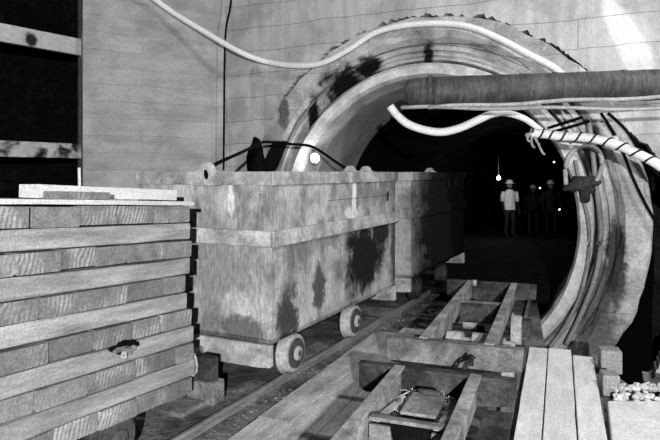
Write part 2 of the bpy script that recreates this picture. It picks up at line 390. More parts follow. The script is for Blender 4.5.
def make_tub(blackened=False):
    mb = m_tub_shaded if blackened else m_tub
    root = empty('mine_tub', O1, A1)
    L_, W, T = 2.62, 1.3, .025
    z0, z1, z2 = .345, 1.13, 1.60
    bm = bmesh.new()
    # open box with real thickness; walls lean very slightly
    def wallbox(a, b, c, d, e, f): box(bm, a, b, c, d, e, f)
    wallbox(.02, L_-.05, 0, T, z0, z2); wallbox(.02, L_-.05, W-T, W, z0, z2)
    wallbox(0, T, 0, W, z0, z2); wallbox(L_-.07, L_-.045, 0, W, z0, z2); wallbox(0, L_-.05, 0, W, z0, z0+.03)
    build('body', bm, mb, root)
    def hoop(name, za, zb, o, o2):
        bm = bmesh.new()
        box(bm, -o, L_+o2, -o, 0-.001, za, zb); box(bm, -o, L_+o2, W+.001, W+o, za, zb)
        box(bm, -o, -.001, -o+.002, W+o-.002, za+.001, zb-.001); box(bm, L_-.043, L_+o2, -o+.002, W+o-.002, za+.001, zb-.001)
        return build(name, bm, m_tub_shaded if blackened else m_tubbar, root, bevel=.006)
    hoop('rim', 1.508, 1.612, .022, .0)
    hoop('band', 1.055, 1.175, .035, .03)
    # ledge above the band where the upper sheet stands back
    for gx in (1.66, 2.04): build('gusset', BM((gx, gx+.02, -.02, 0, 1.41, 1.508)), mb, root)
    bm = BM((.9, L_-.1, -.002, 0, 1.357, 1.361)); build('seam', bm, m_bogied, root)
    bm = BM((2.33, 2.365, -.006, -.001, 1.30, 1.40)); build('slot', bm, m_cable, root, bevel=.01)
    for x in (-.028, L_+.003):                    # lifting eyes, one at the middle of each end
        bm = bmesh.new(); pts = []
        for (y, z) in [(-.13, -.11), (.13, -.11), (.13, -.0), (.075, .02), (.055, .055), (.03, .072), (-.03, .072), (-.055, .055), (-.075, .02), (-.13, 0)]:
            pts.append((y+.58, z+1.612))
        prism(bm, pts, x, x+.03, 'x')
        e = build('lifting_eye', bm, m_tubbar, root, bevel=.005)
        bm = bmesh.new(); pts = [(.58+.02*math.cos(a*PI/8)+.006*math.sin(a*PI/8), 1.588+.038*math.sin(a*PI/8)) for a in range(16)]
        prism(bm, pts, x-.004, x+.034, 'x'); build('eye_hole', bm, m_cable, e)
    # buffer plates
    for x in (-.035, L_-.06):
        bm = bmesh.new(); prism(bm, [(-.005, .338), (W, .338), (W, .24), (W-.12, .165), (.10, .165), (.0, .175), (-.005, .19)], x, x+.05, 'x')
        b = build('buffer_plate', bm, m_tubbar, root, bevel=.008)
    bm = BM((0, L_-.02, .22, .29, .21, .345), (0, L_-.02, 1.01, 1.08, .21, .345), (.3, .38, .22, 1.08, .24, .33), (2.3, 2.38, .22, 1.08, .24, .33)); build('underframe', bm, m_dark, root)
    bm = BM((.03, L_-.06, .06, .11, .325, .344)); build('sill', bm, m_dark, root)
    for x in (.45, 1.62):
        for y, s in ((.055, -1), (W-.055, 1)): wheel_parts(root, x, y, s, m=m_dark if blackened else m_wheel)  # second tub's wheels take dark steel to stay lost in the shade
        bm = tube_bm([(x, .1, .153), (x, W-.1, .153)], .035, 12); build('axle', bm, m_dark, root)
    bm = BM((-.26, .02, .60, .70, .20, .26)); box(bm, -.30, -.24, .57, .73, .18, .28); build('drawbar', bm, m_bogie, root, bevel=.01)
    return root
t1 = make_tub()
tag(t1, 'open steel mine tub nearest the camera, dusty grey, black oil stain on side', 'mine tub')
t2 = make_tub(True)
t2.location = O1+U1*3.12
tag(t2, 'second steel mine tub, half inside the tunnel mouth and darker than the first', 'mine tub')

# ------------------------------------------------------------------ timber stack on its car
SO = Vector((-.887, 3.8, 0))                       # right hand (far) end of the visible face
tilt = .050
# frame: x back towards the camera along the track (t), y left, z up; built in world via matrix
def smat(t, y, z):                                 # world matrix for stack coordinates
    X = (-U1).normalized(); Y = Vector((-.894, .447, 0)); 
    X = Vector((X.x*math.cos(tilt), X.y*math.cos(tilt), math.sin(tilt)))
    Z = X.cross(Y)
    if Z.z < 0: Z = -Z
    M = Matrix((X, Y, Z)).transposed().to_4x4()
    return M, SO+X*t+Y*y+Vector((0, 0, z))
ORD = ['first', 'second', 'third', 'fourth', 'fifth', 'sixth', 'seventh', 'eighth', 'ninth', 'tenth', 'eleventh']
H = .1085; Z0 = .205
def put(o, t, y, z, flip=False):
    M, p = smat(t, y, z)
    o.matrix_world = Matrix.Translation(p) @ M
shift = {1: 0.0, 2: 0, 3: 0, 4: .01, 5: .045, 6: .03, 7: -.015, 8: -.02, 9: -.02, 10: -.035, 11: -.015}
for c in range(1, 12):                             # course 1 is the topmost
    z = Z0+(11-c)*H; sh = shift[c]
    if c % 2 == 1:                                 # boards laid crosswise: their sawn ends face the camera's side
        t = sh; k = 0; ends = {1: [.32, .30, .24, .267, .22, .3, .3], 5: [.19, .3, .33, .22, .3, .3, .3], 9: [.16, .17, .17, .33, .3, .25, .3]}.get(c)
        while t < 1.95 and k < 7:
            wdt = ends[k] if ends else R.uniform(.20, .31)
            bm = wood(1.08, wdt-.004, H-.010, .004, .2)
            for v in bm.verts: v.co = Vector((v.co.y, v.co.x, v.co.z))
            o = build('sawn_board', bm, m_end)
            gap = .022 if (c == 1 and k == 3) else 0
            put(o, t, R.uniform(-.012, .012), z)
            tag(o, 'sawn board end, %s from the right, %s course from the top of the timber stack' % (ORD[k], ORD[c-1]), 'board', 'crosswise boards of the timber stack')
            t += wdt+gap; k += 1
    else:
        for j, y in enumerate((0.0, .40, .82)):
            bm = wood(2.0, .24, H-.010, .005, .15)
            o = build('sawn_board', bm, m_long)
            put(o, sh, y+(R.uniform(-.012, .012) if j == 0 else 0), z)
            tag(o, ('long sawn board on the visible face, %s course from top of the timber stack' % ORD[c-1]) if j == 0 else
                ('long board inside the timber stack, %s row back, %s course from top' % (ORD[j], ORD[c-1])), 'board', 'lengthwise boards of the timber stack')
ztop = Z0+11*H
bm = wood(1.95, .30, .024, .003, .2); o = build('thin_board', bm, m_pale); put(o, .0, -.035, ztop-.002)
tag(o, 'thin pale board lying along the front top edge of the timber stack', 'board')
bm = wood(1.02, .16, .068, .004, .2); o = build('pale_baulk', bm, m_pale); put(o, -.06, .16, ztop+.026)
tag(o, 'thick pale board lying on top of the timber stack, set back from the edge', 'board')
bm = wood(.34, .10, .04, .004, .15); o = build('board_offcut', bm, m_end); put(o, .62, .035, ztop+.025)
tag(o, 'short grey offcut lying on the thin pale board on top of the stack', 'board')
hb = [o for o in bpy.data.objects if o.get('label', '').startswith('long sawn board on the visible face, eighth')][0]
for i, (dx, dz, a, b, mm, nm) in enumerate(((.58, .085, .085, .032, m_cable, 'rotten_hollow'), (.545, .06, .03, .022, m_end, 'splinter'), (.60, .055, .02, .03, m_long, 'splinter'), (.63, .085, .05, .012, m_end, 'splinter'))):
    build(nm, rock_bm(a, .012+.006*i, b, 60+i, 3, .9), mm, hb, loc=(dx, .0-.004*i, dz))
# car carrying it
car = empty('timber_car', SO-U1*1.0, A1)
tag(car, 'low flat rail car under the timber stack, mostly hidden, coupled to the first tub', 'rail car')
bm = BM((-.98, .97, .25, .33, .10, .17), (-.98, .97, .75, .83, .10, .17)); build('frame', bm, m_dark, car)
for x in (-.7, .42):
    for y, s in ((.02, -1), (1.06, 1)): wheel_parts(car, x, y, s, r=.14, m=m_bogied)
    bm = tube_bm([(x, .04, .14), (x, 1.04, .14)], .03, 10); build('axle', bm, m_dark, car)
bm = BM((1.20, 1.33, -.03, .20, .05, .205)); box(bm, .95, 1.22, .02, .30, .05, .085); build('end_block', bm, m_bogie, car, bevel=.015)
bm = BM((1.22, 1.30, .0, .13, .205, .36)); box(bm, 1.18, 1.25, .10, .17, .205, .31); build('coupling_hook', bm, m_bogied, car, bevel=.012)
pts = [(1.12+.0*i, .10+.055*math.cos(i*PI/6), .34+.075*math.sin(i*PI/6)) for i in range(13)]
build('shackle', tube_bm(pts, .014, 8), m_tubbar, car, smooth=True)

# ------------------------------------------------------------------ floor planks
def lay(name, u, origin, lat, w, t0, t1, z, m, lab, grp=None, h=.04, cat='plank'):
    ang = math.atan2(u.y, u.x); n = Vector((u.y, -u.x, 0))        # lat measured to the right
    bm = wood(t1-t0, w-.008, h, .003, .25)
    o = build(name, bm, m, loc=origin+n*(lat+w)+u*t0+Vector((0, 0, z-h)), rotz=ang)
    tag(o, lab, cat, grp); return o
UL = Vector((.40, .9165, 0)); OL = Vector((-.398, 3.6, 0))
k = 0
for (lat, w, segs, side) in ((-.235, .235, ((-1.6, .32), (.33, 2.7)), 'first plank right of the tub track'), (0, .23, ((-1.6, .85), (.86, 2.9)), 'second plank right of the tub track'),
                       (.23, .215, ((-1.6, .18), (.19, 3.1)), 'third plank right of the tub track'), (.445, .20, ((-1.6, 1.0), (1.01, 2.9)), 'fourth plank right of the tub track')):
    for j, (a, b) in enumerate(segs):
        lay('floor_plank', UL, OL, lat, w, a, b, -.016+R.uniform(-.003, .003), m_deckL, 'trodden grey floor plank, %s, %s length' % (side, ('near', 'far')[j]), 'planks between the tracks')
for (lat, w, t0, t1, lab) in ((.87, .163, -2.0, 1.93, 'pale deck plank half under the bogies, leftmost of three'),
                              (1.035, .197, -2.0, 1.96, 'pale deck plank, middle one of three right of the bogies'),
                              (1.235, .168, -2.0, 1.80, 'pale deck plank, rightmost of three right of the bogies')):
    lay('deck_plank', U2, Vector((.16, 3.6, 0))+U2*0, lat, w, t0, t1+.45, .005, m_deckR, lab, None, .06)
for i, (t, a, b) in enumerate(((.55, -.1, 1.0), (1.25, -.05, .95), (1.9, -.1, 1.0))):    # rough cross timbers in the dirt near the tunnel mouth
    o = O1+U1*(2.1+t)+Vector((.894, -.447, 0))*.05
    bm = wood(b-a, .16, .05, .012, .15)
    ob = build('cross_timber', bm, m_bogied, loc=o+Vector((0, 0, -.055)), rotz=A1-PI/2)
    tag(ob, '%s dark timber lying across the dirt at the tunnel mouth, %s' % (('rough', 'worn', 'blackened')[i], ('nearest of three', 'middle of three', 'farthest of three')[i]), 'timber')

def rubble(n, fn, smin, smax, seed):
    bm = bmesh.new(); rn = random.Random(seed)
    for i in range(n):
        b = rock_bm(1, .8, .6, i, 1, .6); k = rn.uniform(smin, smax); p = fn(rn)
        M = Matrix.Translation(p) @ Matrix.Rotation(rn.uniform(0, 6), 4, 'Z') @ Matrix.Scale(k, 4)
        for v in b.verts: v.co = M @ v.co
        me = bpy.data.meshes.new('t'); b.to_mesh(me); b.free(); bm.from_mesh(me); bpy.data.meshes.remove(me)
    return bm
o = build('dirt_clods', rubble(260, lambda rn: O1+U1*rn.uniform(-2.6, 3.2)+Vector((.894, -.447, 0))*rn.gauss(.02, .05)+Vector((0, 0, -.05)), .006, .022, 3), m_soil)
tag(o, 'dirt clods scattered along the rail beside the tub wheels', 'dirt', kind='stuff')
o = build('rubble', rubble(300, lambda rn: O1+U1*rn.uniform(2.2, 5.5)+Vector((.894, -.447, 0))*rn.uniform(.12, .62)+Vector((0, 0, -.05)), .01, .045, 4), m_bogied)
tag(o, 'dark rubble between the tracks at the tunnel mouth', 'rubble', kind='stuff')
# ------------------------------------------------------------------ bogies
def make_bogie(L_, near_plate, seed):
    rn = random.Random(seed); root = empty('bogie', (0, 0, 0), A2); W = .92; T = .45
    def plate(x, pm, nm='end_plate'):
        bm = bmesh.new(); prism(bm, [(0, T), (W, T), (W, .30), (W-.04, .275), (W-.25, .275), (W-.34, .25), (.34, .25), (.22, .275), (.01, .30)], x, x+.018, 'x')
        box(bm, x-.03, x+.045, .002, W-.002, T-.012, T+.004)
        build(nm, bm, pm, root, bevel=.004)
    plate(L_-.02, m_bogied)
    if near_plate: plate(0.0, m_bogie)
    for y in (.19, .63):
        bm = BM((.02, L_-.02, y, y+.065, T-.004, T+.012), (.02, L_-.02, y+.025, y+.04, T-.17, T-.003))
        build('side_beam', bm, m_bbeam, root, bevel=.004)
    for x in ((1.45,) if near_plate else (L_-.75,)):
        build('cross_bar', BM((x, x+.045, .255, .63, T-.03, T-.012)), m_bogie, root, bevel=.003)
    for x in ((.72, 1.62) if near_plate else (L_-1.25, L_-2.2)):
        for y, s in ((.10, -1), (.82, 1)): wheel_parts(root, x, y, s, r=.15)
        build('axle', tube_bm([(x, .12, .15), (x, .80, .15)], .03, 12), m_dark, root)
        bm = bmesh.new(); lathe_y(bm, [(.27, .05), (.27, .10), (.42, .105), (.42, .06), (.50, .06), (.50, .10), (.62, .10), (.62, .05)], 20, (x, 0, .24 if near_plate else .16)); build('axle_drum', bm, m_wheel, root, smooth=False)
        for ya in (.02, .82): build('axle_box', BM((x-.07, x+.07, ya, ya+.08, .12, .27)), m_bogied, root, bevel=.012)
    return root
bB = make_bogie(2.42, True, 3); bB.location = bl(OB)
tag(bB, 'empty bogie frame farther from the camera, reaching towards the tunnel mouth', 'bogie')
# textured transverse plate inside the far bogie
build('bulkhead', BM((1.455, 1.47, .256, .63, .24, .42)), m_bogied, bB)
build('hitch_pin', tube_bm([(2.2, .60, .44), (2.2, .60, .50)], .022, 10), m_wheel, bB, smooth=True)
LA = 2.55
bA = make_bogie(LA, False, 5); bA.location = bl(Vector((.183, 3.67, 0)))-U2*LA
tag(bA, 'empty bogie frame nearest the camera, with a box and straw between its beams', 'bogie')
# centre box, straps and the arched pan under the cross bar
bm = bmesh.new(); prism(bm, [(.36, .25), (.36, .375), (.53, .375), (.53, .25)], LA-.54, LA-.22, 'x'); 
bx = build('gear_box', bm, m_bogied, bA, bevel=.015)
bm = BM((LA-.53, LA-.23, .352, .538, .376, .395)); build('lid', bm, m_bogie, bx, bevel=.008)
bm = BM((LA-.27, LA-.23, .38, .50, .395, .42)); build('hinge', bm, m_bogied, bx, bevel=.01)
for y0, y1 in ((.60, .585), (.305, .315)):
    bm = bmesh.new(); prism(bm, [(LA-.73, .42), (LA-.32, .36), (LA-.32, .352), (LA-.73, .41)], y0-.018, y0+.018, 'y'); build('strap', bm, m_tubbar, bA)
bm = bmesh.new()
arch = [(.20, .42), (.63, .42), (.63, .06), (.20, .06)]
arch = [(.256, .40), (.34, .40)]+[(.43+.10*math.cos(PI-a*PI/8), .40-.14*math.sin(a*PI/8)) for a in range(9)]+[(.60, .40), (.629, .40), (.629, .08), (.256, .08)]
prism(bm, arch, LA-.745, LA-.73, 'x'); build('bulkhead', bm, m_bogie, bA)
build('dark_backing', BM((LA-.715, LA-.70, .27, .62, .24, .40)), m_cable, bA)  # black plate added behind the arch to keep its opening dark
def straw(root, x0, x1, y0, y1, z, n, nm='straw_litter'):
    bm = bmesh.new(); rn = random.Random(n)
    for i in range(n):
        x, y, a, l = rn.uniform(x0, x1), rn.uniform(y0, y1), rn.uniform(0, PI), rn.uniform(.04, .12)
        zz = z+rn.uniform(0, .03)
        tube_bm([(x, y, zz), (x+l*.5*math.cos(a), y+l*.5*math.sin(a), zz+rn.uniform(0, .03)), (x+l*math.cos(a+.3), y+l*math.sin(a+.3), zz)], .0022, 4, bm)
    for i in range(n//4):
        b = rock_bm(.03, .03, .02, i+n, 1); M = Matrix.Translation((rn.uniform(x0, x1), rn.uniform(y0, y1), z))
        for v in b.verts: v.co = M @ v.co
        me = bpy.data.meshes.new('t'); b.to_mesh(me); b.free(); bm.from_mesh(me); bpy.data.meshes.remove(me)
    return bm
o = build('straw_litter', straw(None, LA-.64, LA-.10, .29, .59, .0, 260), m_straw, loc=bA.location+Vector((0, 0, .308)), rotz=A2)
tag(o, 'straw and crumbs caught between the beams of the nearest bogie', 'straw', kind='stuff')
tray = build('floor_pan', BM((LA-.69, LA-.04, .256, .63, .285, .30)), m_bogied, bA)
build('side_pan', BM((LA-.75, LA-.03, .02, .17, .262, .272)), m_bogied, bA)
# chain and scrap between the bogies
cp = bl(Vector((.183, 3.67, 0)))
def loc2(x, y, z): return cp+U2*x+Vector((-.934, .358, 0))*y+Vector((0, 0, z))
bm = bmesh.new(); pts = [loc2(.03+.05*i, .30+.02*math.sin(i), .36+.10*math.sin(i/9*PI)) for i in range(10)]
for i, (a, b) in enumerate(zip(pts, pts[1:])):
    c = (a+b)/2; d = (b-a).normalized(); n = d.cross(Vector((0, 0, 1))).normalized() if i % 2 else Vector((0, 0, 1)); l = .04
    tube_bm([c+d*l*math.cos(q*PI/5)+n*.018*math.sin(q*PI/5) for q in range(11)], .007, 6, bm, False)
o = build('coupling_chain', bm, m_dark, smooth=True); tag(o, 'coupling chain looped between the two empty bogies', 'chain')
for i, (x, y) in enumerate(((.25, .42), (.30, .30), (.2, .55))):
    o = build('stone', rock_bm(.07, .06, .05, 20+i), m_block, loc=loc2(x, y, .03)); tag(o, 'fist sized stone on the planks between the bogies, %s' % ('middle of three', 'rightmost of three', 'leftmost of three')[i], 'stone')

# ------------------------------------------------------------------ right side: slab, gravel, blocks
bm = BM((1.95, 3.6, 1.4, 4.22, -.06, .0)); M = None
o = build('concrete_slab', bm, m_slab, bevel=.012); o.rotation_euler = (0, 0, 0)
for v in o.data.vertices: v.co.x += (4.22-v.co.y)*-.42*(1 if v.co.x < 2.5 else 0)
tag(o, 'pale cast slab on the ground right of the deck planks', 'slab')
for i, (px, py, d, w, h, lab) in enumerate(((601, 377, 4.95, .165, .135, 'concrete block at the corner of the deck, farther and larger of two'),
                                            (603, 395, 4.45, .12, .10, 'concrete block beside the gravel, nearer and smaller of two'))):
    bm = BM((0, w, 0, .16, 0, h)); p = P(px, py, d); o = build('concrete_block', bm, m_block, loc=(p.x, p.y, -.055), rotz=-.25, bevel=.012); tag(o, lab, 'block')
    for v in o.data.vertices: v.co.z *= 1+(.055+h*.0)/h
rg = random.Random(11); gm = [None]*6
for i in range(6):
    b = rock_bm(1, .8, .6, 40+i, 2, .5); me = bpy.data.meshes.new('stone'); b.to_mesh(me); b.free(); me.materials.append(m_gravel); gm[i] = me
cells = []
for i in range(230):
    y = rg.uniform(4.24, 4.56); x = rg.uniform(2.03+(y-4.24)*.25, 3.05)
    cells.append((x, y))
cells.sort(key=lambda c: c[1])
bm = bmesh.new()
for i, (x, y) in enumerate(cells):
    s = rg.uniform(.016, .036); M = Matrix.Translation((x, y, -.05+.03*rg.random()+max(0, .10-abs(y-4.40)*.5)*.6)) @ Matrix.Rotation(rg.uniform(0, 6), 4, 'Z') @ Matrix.Scale(s, 4)
    o = bpy.data.objects.new('gravel_stone', gm[i % 6]); COL.objects.link(o); o.matrix_world = M
    tag(o, 'pale gravel stone in the heap between the cast slab and the black pit', 'stone', 'gravel stones beside the pit')

# ------------------------------------------------------------------ overhead pipe, rods, hoses, cables
pd = 6.0
def X(px, d): return (px-CX)/F*d
pz = lambda py, d: EYE+(HY-py)/F*d
root = empty('steam_pipe', P(405, 92, pd)); root.name = 'overhead_pipe'
tag(root, 'thick rusty pipe with a flanged end crossing above the tunnel mouth', 'pipe')
def lp(p): return p-root.location
pa, pb = P(432, 91.5, pd), P(720, 83, 5.55)
bm = tube_bm([lp(pa.lerp(pb, i/40)) for i in range(41)], .148, 28, rfun=lambda t: .146+.002*math.sin(t*60)); build('pipe_run', bm, m_pipe, root, smooth=True)
pe = P(404, 92.5, pd+.03)
ax = (pb-pa).normalized()
def along(d): return lp(pa+ax*d)
build('end_piece', tube_bm([along(-.02), along(-.10), along(-.20), along(-.245), along(-.27)], .14, 24, rfun=lambda t: (.135, .14, .135, .11, .07)[int(round(t*4))]), m_pipe, root, smooth=True)
fl = build('flange', tube_bm([along(-.035), along(0)], .165, 28), m_pipe, root)
for k in range(8):
    a = k*PI/4+.3; u = ax.cross(Vector((0, 0, 1))).normalized(); w_ = u.cross(ax)
    c = along(-.045)+(u*math.cos(a)+w_*math.sin(a))*.152
    build('bolt', tube_bm([c, c+ax*.06], .013, 6), m_pipe, fl)
for px in (560, 628):
    k = (px-432)/(720-432); c = lp(pa.lerp(pb, k)); build('pipe_band', tube_bm([c-ax*.02, c+ax*.02], .153, 28), m_pipe, root)
for (a, b, lab) in (((401, 107.5, 5.9), (720, 109, 5.4), 'thin straight rod, lower of two running beneath the pipe'), ((428, 107.5, 5.84), (720, 94, 5.35), 'thin straight rod, upper of two just beneath the pipe')):
    pts = [P(*a).lerp(P(*b), i/12)+Vector((0, 0, .01*math.sin(i*1.3))) for i in range(13)]
    o = build('steel_rod', tube_bm(pts, .019, 10), m_rod, smooth=True); tag(o, lab, 'rod')
hp = [P(60, -120, 8.3), P(100, -60, 8.2), P(140, -14, 8.2), P(168, 9, 8.4), P(200, 29, 8.45), P(240, 52, 8.5)]+[pp(x, y, .14) for x, y in ((268, 62), (296, 65.5), (322, 63), (348, 50), (375, 33), (405, 25.5), (440, 23.5), (470, 27), (500, 39), (530, 55), (556, 69), (568, 84), (571, 100))]
o = build('white_hose', tube_bm(spline(hp, 8), .040, 14), m_hose, smooth=True); tag(o, 'long white hose draped over the portal from the top left to behind the pipe', 'hose')
def Q(px, py, d): return P(px, py, d)
hp = [Q(390, 106, 6.3), Q(397, 115, 6.3), Q(408, 124, 6.3), Q(425, 130, 6.3), Q(442, 132, 6.3), Q(460, 128, 6.3), Q(478, 120, 6.3), Q(492, 114, 6.3), Q(506, 113, 6.35), Q(525, 119, 6.35), Q(545, 133, 6.3), Q(566, 142, 6.3), Q(596, 142, 6.25), Q(618, 138, 6.2)]
o = build('white_hose', tube_bm(spline(hp, 8), .04, 14, rfun=lambda t: .042 if t < .5 else .042-.012*min(1, (t-.5)*4)), m_hose, smooth=True); tag(o, 'white hose sagging across the tunnel mouth beneath the pipe end', 'hose')
hw = [Q(531, 133, 6.1), Q(545, 134, 6.1), Q(560, 136, 6.05), Q(580, 137, 6.0), Q(600, 140, 5.95), Q(620, 146, 5.85), Q(640, 155, 5.75), Q(660, 166, 5.65), Q(700, 196, 5.5), Q(760, 260, 5.3), Q(800, 330, 5.2), Q(830, 400, 5.1)]
wr = empty('wrapped_hose', hw[0]); tag(wr, 'pale hose bound with a dark spiral cord, frayed end over the tunnel mouth', 'hose')
sp = [p-hw[0] for p in spline(hw, 14)]
build('hose_body', tube_bm(sp, .046, 14), m_hose, wr, smooth=True)
hx = []
for i, p in enumerate(sp[:-1]):
    t = (sp[i+1]-p).normalized(); u = t.cross(Vector((0, 0, 1))).normalized(); w_ = u.cross(t)
    for q in range(4):
        ph = (i+q/4)*.62; pq = p.lerp(sp[i+1], q/4)
        hx.append(pq+(u*math.cos(ph)+w_*math.sin(ph))*.047)
build('spiral_cord', tube_bm(hx, .0105, 6), m_rag, wr, smooth=True)
for i, (dx, dz, l) in enumerate(((-.05, -.06, 1), (.0, -.12, 1), (.05, -.09, 1), (.10, -.19, 1), (-.06, -.02, 1))):
    build('frayed_strand', tube_bm(spline([Vector((.02, -.01, 0)), Vector((dx*.6, -.02, dz*.5)), Vector((dx, -.03, dz)), Vector((dx+.03, -.02, dz-.03))], 4), .012, 6), m_rod, wr, smooth=True)
def cable(pts, r, m, lab, nm='cable', n=8):
    o = build(nm, tube_bm(spline(pts, n), r, 8), m, smooth=True); tag(o, lab, 'cable'); return o
cable([P(206, 169, 4.66)]+[P(x, y, d) for x, y, d in ((222, 161, 5.4), (240, 153, 6.3), (255, 146, 7.1), (265, 142, 7.7), (290, 144, 7.8), (310, 146, 7.8), (323, 153, 7.7), (336, 162, 7.6), (350, 171, 7.5))], .018, m_cable, 'black cable sagging from the first tub\'s front eye past the white lamp')
wb = [(236, -110), (234, -50), (232, -12), (230, 8), (226, 28), (224.5, 60), (224, 110), (223.5, 170)]
cable([P(x, y, 8.86) for x, y in wb], .014, m_cable, 'thin black cable hanging down the corner of the concrete walls')
cable([pp(x, y, .10) for x, y in ((543, 118), (552, 150), (560, 200), (566, 240), (563, 280), (552, 315), (538, 345))][::1], .0, m_cable, '') if False else None
rc = [([(601, 113), (612, 130), (622, 150), (633, 178), (646, 205), (662, 232)], .016, m_cable, 'black cable running down the right side of the portal ring, inner one'),
      ([(608, 113), (626, 130), (640, 152), (655, 172), (672, 190)], .016, m_cable, 'black cable running down the right side of the portal ring, outer one'),
      ([(588, 118), (592, 145), (596, 185), (601, 230), (597, 270), (583, 310), (566, 345)], .028, m_cableg, 'grey cable following the right inside edge of the portal ring, outer of two'),
      ([(575, 160), (581, 190), (588, 220), (589, 250), (582, 290), (566, 325), (549, 348)], .022, m_cableg, 'grey cable following the right inside edge of the portal ring, inner of two')]
for pts, r_, m_, lab in rc: cable([pp(x, y, .11) for x, y in pts], r_, m_, lab)
o = build('hose_loop', tube_bm(spline([pp(x, y, .14) for x, y in ((566, 185), (566, 165), (574, 150), (588, 146), (599, 152), (602, 165), (597, 180), (588, 188))], 8), .026, 12), m_rod, smooth=True)
tag(o, 'pale hose bent in a loop above the dark rag at the right of the portal', 'hose')
for i, (a, b, lab) in enumerate((((548, 128), (583, 117), 'dark thin bar just under the rods right of the tunnel mouth, upper'), ((556, 131), (590, 121), 'dark thin bar just under the rods right of the tunnel mouth, lower'))):
    o = build('thin_bar', tube_bm([pp(*a, .16), pp(*b, .16)], .017, 8), m_cable, smooth=True); tag(o, lab, 'bar')
rg2 = pp(584, 185, .17)
bm = rock_bm(.17, .07, .075, 5, 3, 1.0); o = build('knotted_rag', bm, m_rag, loc=rg2, rotz=AP, smooth=True); tag(o, 'dark crumpled rag knotted round the cables at the right of the portal', 'rag')
bm = rock_bm(.06, .05, .09, 6, 3, .6); c2 = build('rag_tail', bm, m_rag, o, loc=(.02, -.01, -.10), smooth=True)
# lamp, black shape and prop at the left foot of the ring
lamp = empty('work_lamp', pp(313, 158, .16)); tag(lamp, 'glaring white lamp fixed low on the left of the portal ring', 'lamp')
bm = rock_bm(.035, .035, .06, 3, 3, .1); build('bulb', bm, m_glow, lamp, smooth=True)
bm = bmesh.new(); lathe_y(bm, [(.05, .085), (.11, .06), (.14, .02)], 16); build('lamp_holder', bm, m_tubbar, lamp, rotz=AP, smooth=True)
o = build('black_lump', rock_bm(.13, .08, .34, 9, 3, .45), m_cable, loc=pp(256, 164, .10), rotz=AP, smooth=True); tag(o, 'black bundle hanging on the wall left of the portal ring', 'lump')  # black solid standing in for a dark spot at the ring's edge
a, b = pp(279, 141, .09), pp(262, 182, .09)
bm = bmesh.new(); d = (b-a); 
v = [a+Vector((-.08, 0, 0)), a+Vector((.09, 0, 0)), b+Vector((.10, 0, 0)), b+Vector((-.12, 0, 0))]
fr = [bm.verts.new(q) for q in v]; bk = [bm.verts.new(q+Vector((.03, .09, 0))) for q in v]
bm.faces.new(fr); bm.faces.new(bk[::-1])
for i in range(4): bm.faces.new((fr[i], fr[i-1], bk[i-1], bk[i]))
o = build('black_prop', bm, m_cable); tag(o, 'black slanting timber prop leaning at the left foot of the ring', 'prop')
o = build('leaning_stick', tube_bm([smat(.46, .45, ztop-.005)[1]+Vector((0, 0, -.02)), smat(.45, .47, ztop+.21)[1]], .009, 6), m_pale); tag(o, 'thin pale stick standing up behind the timber stack', 'stick')

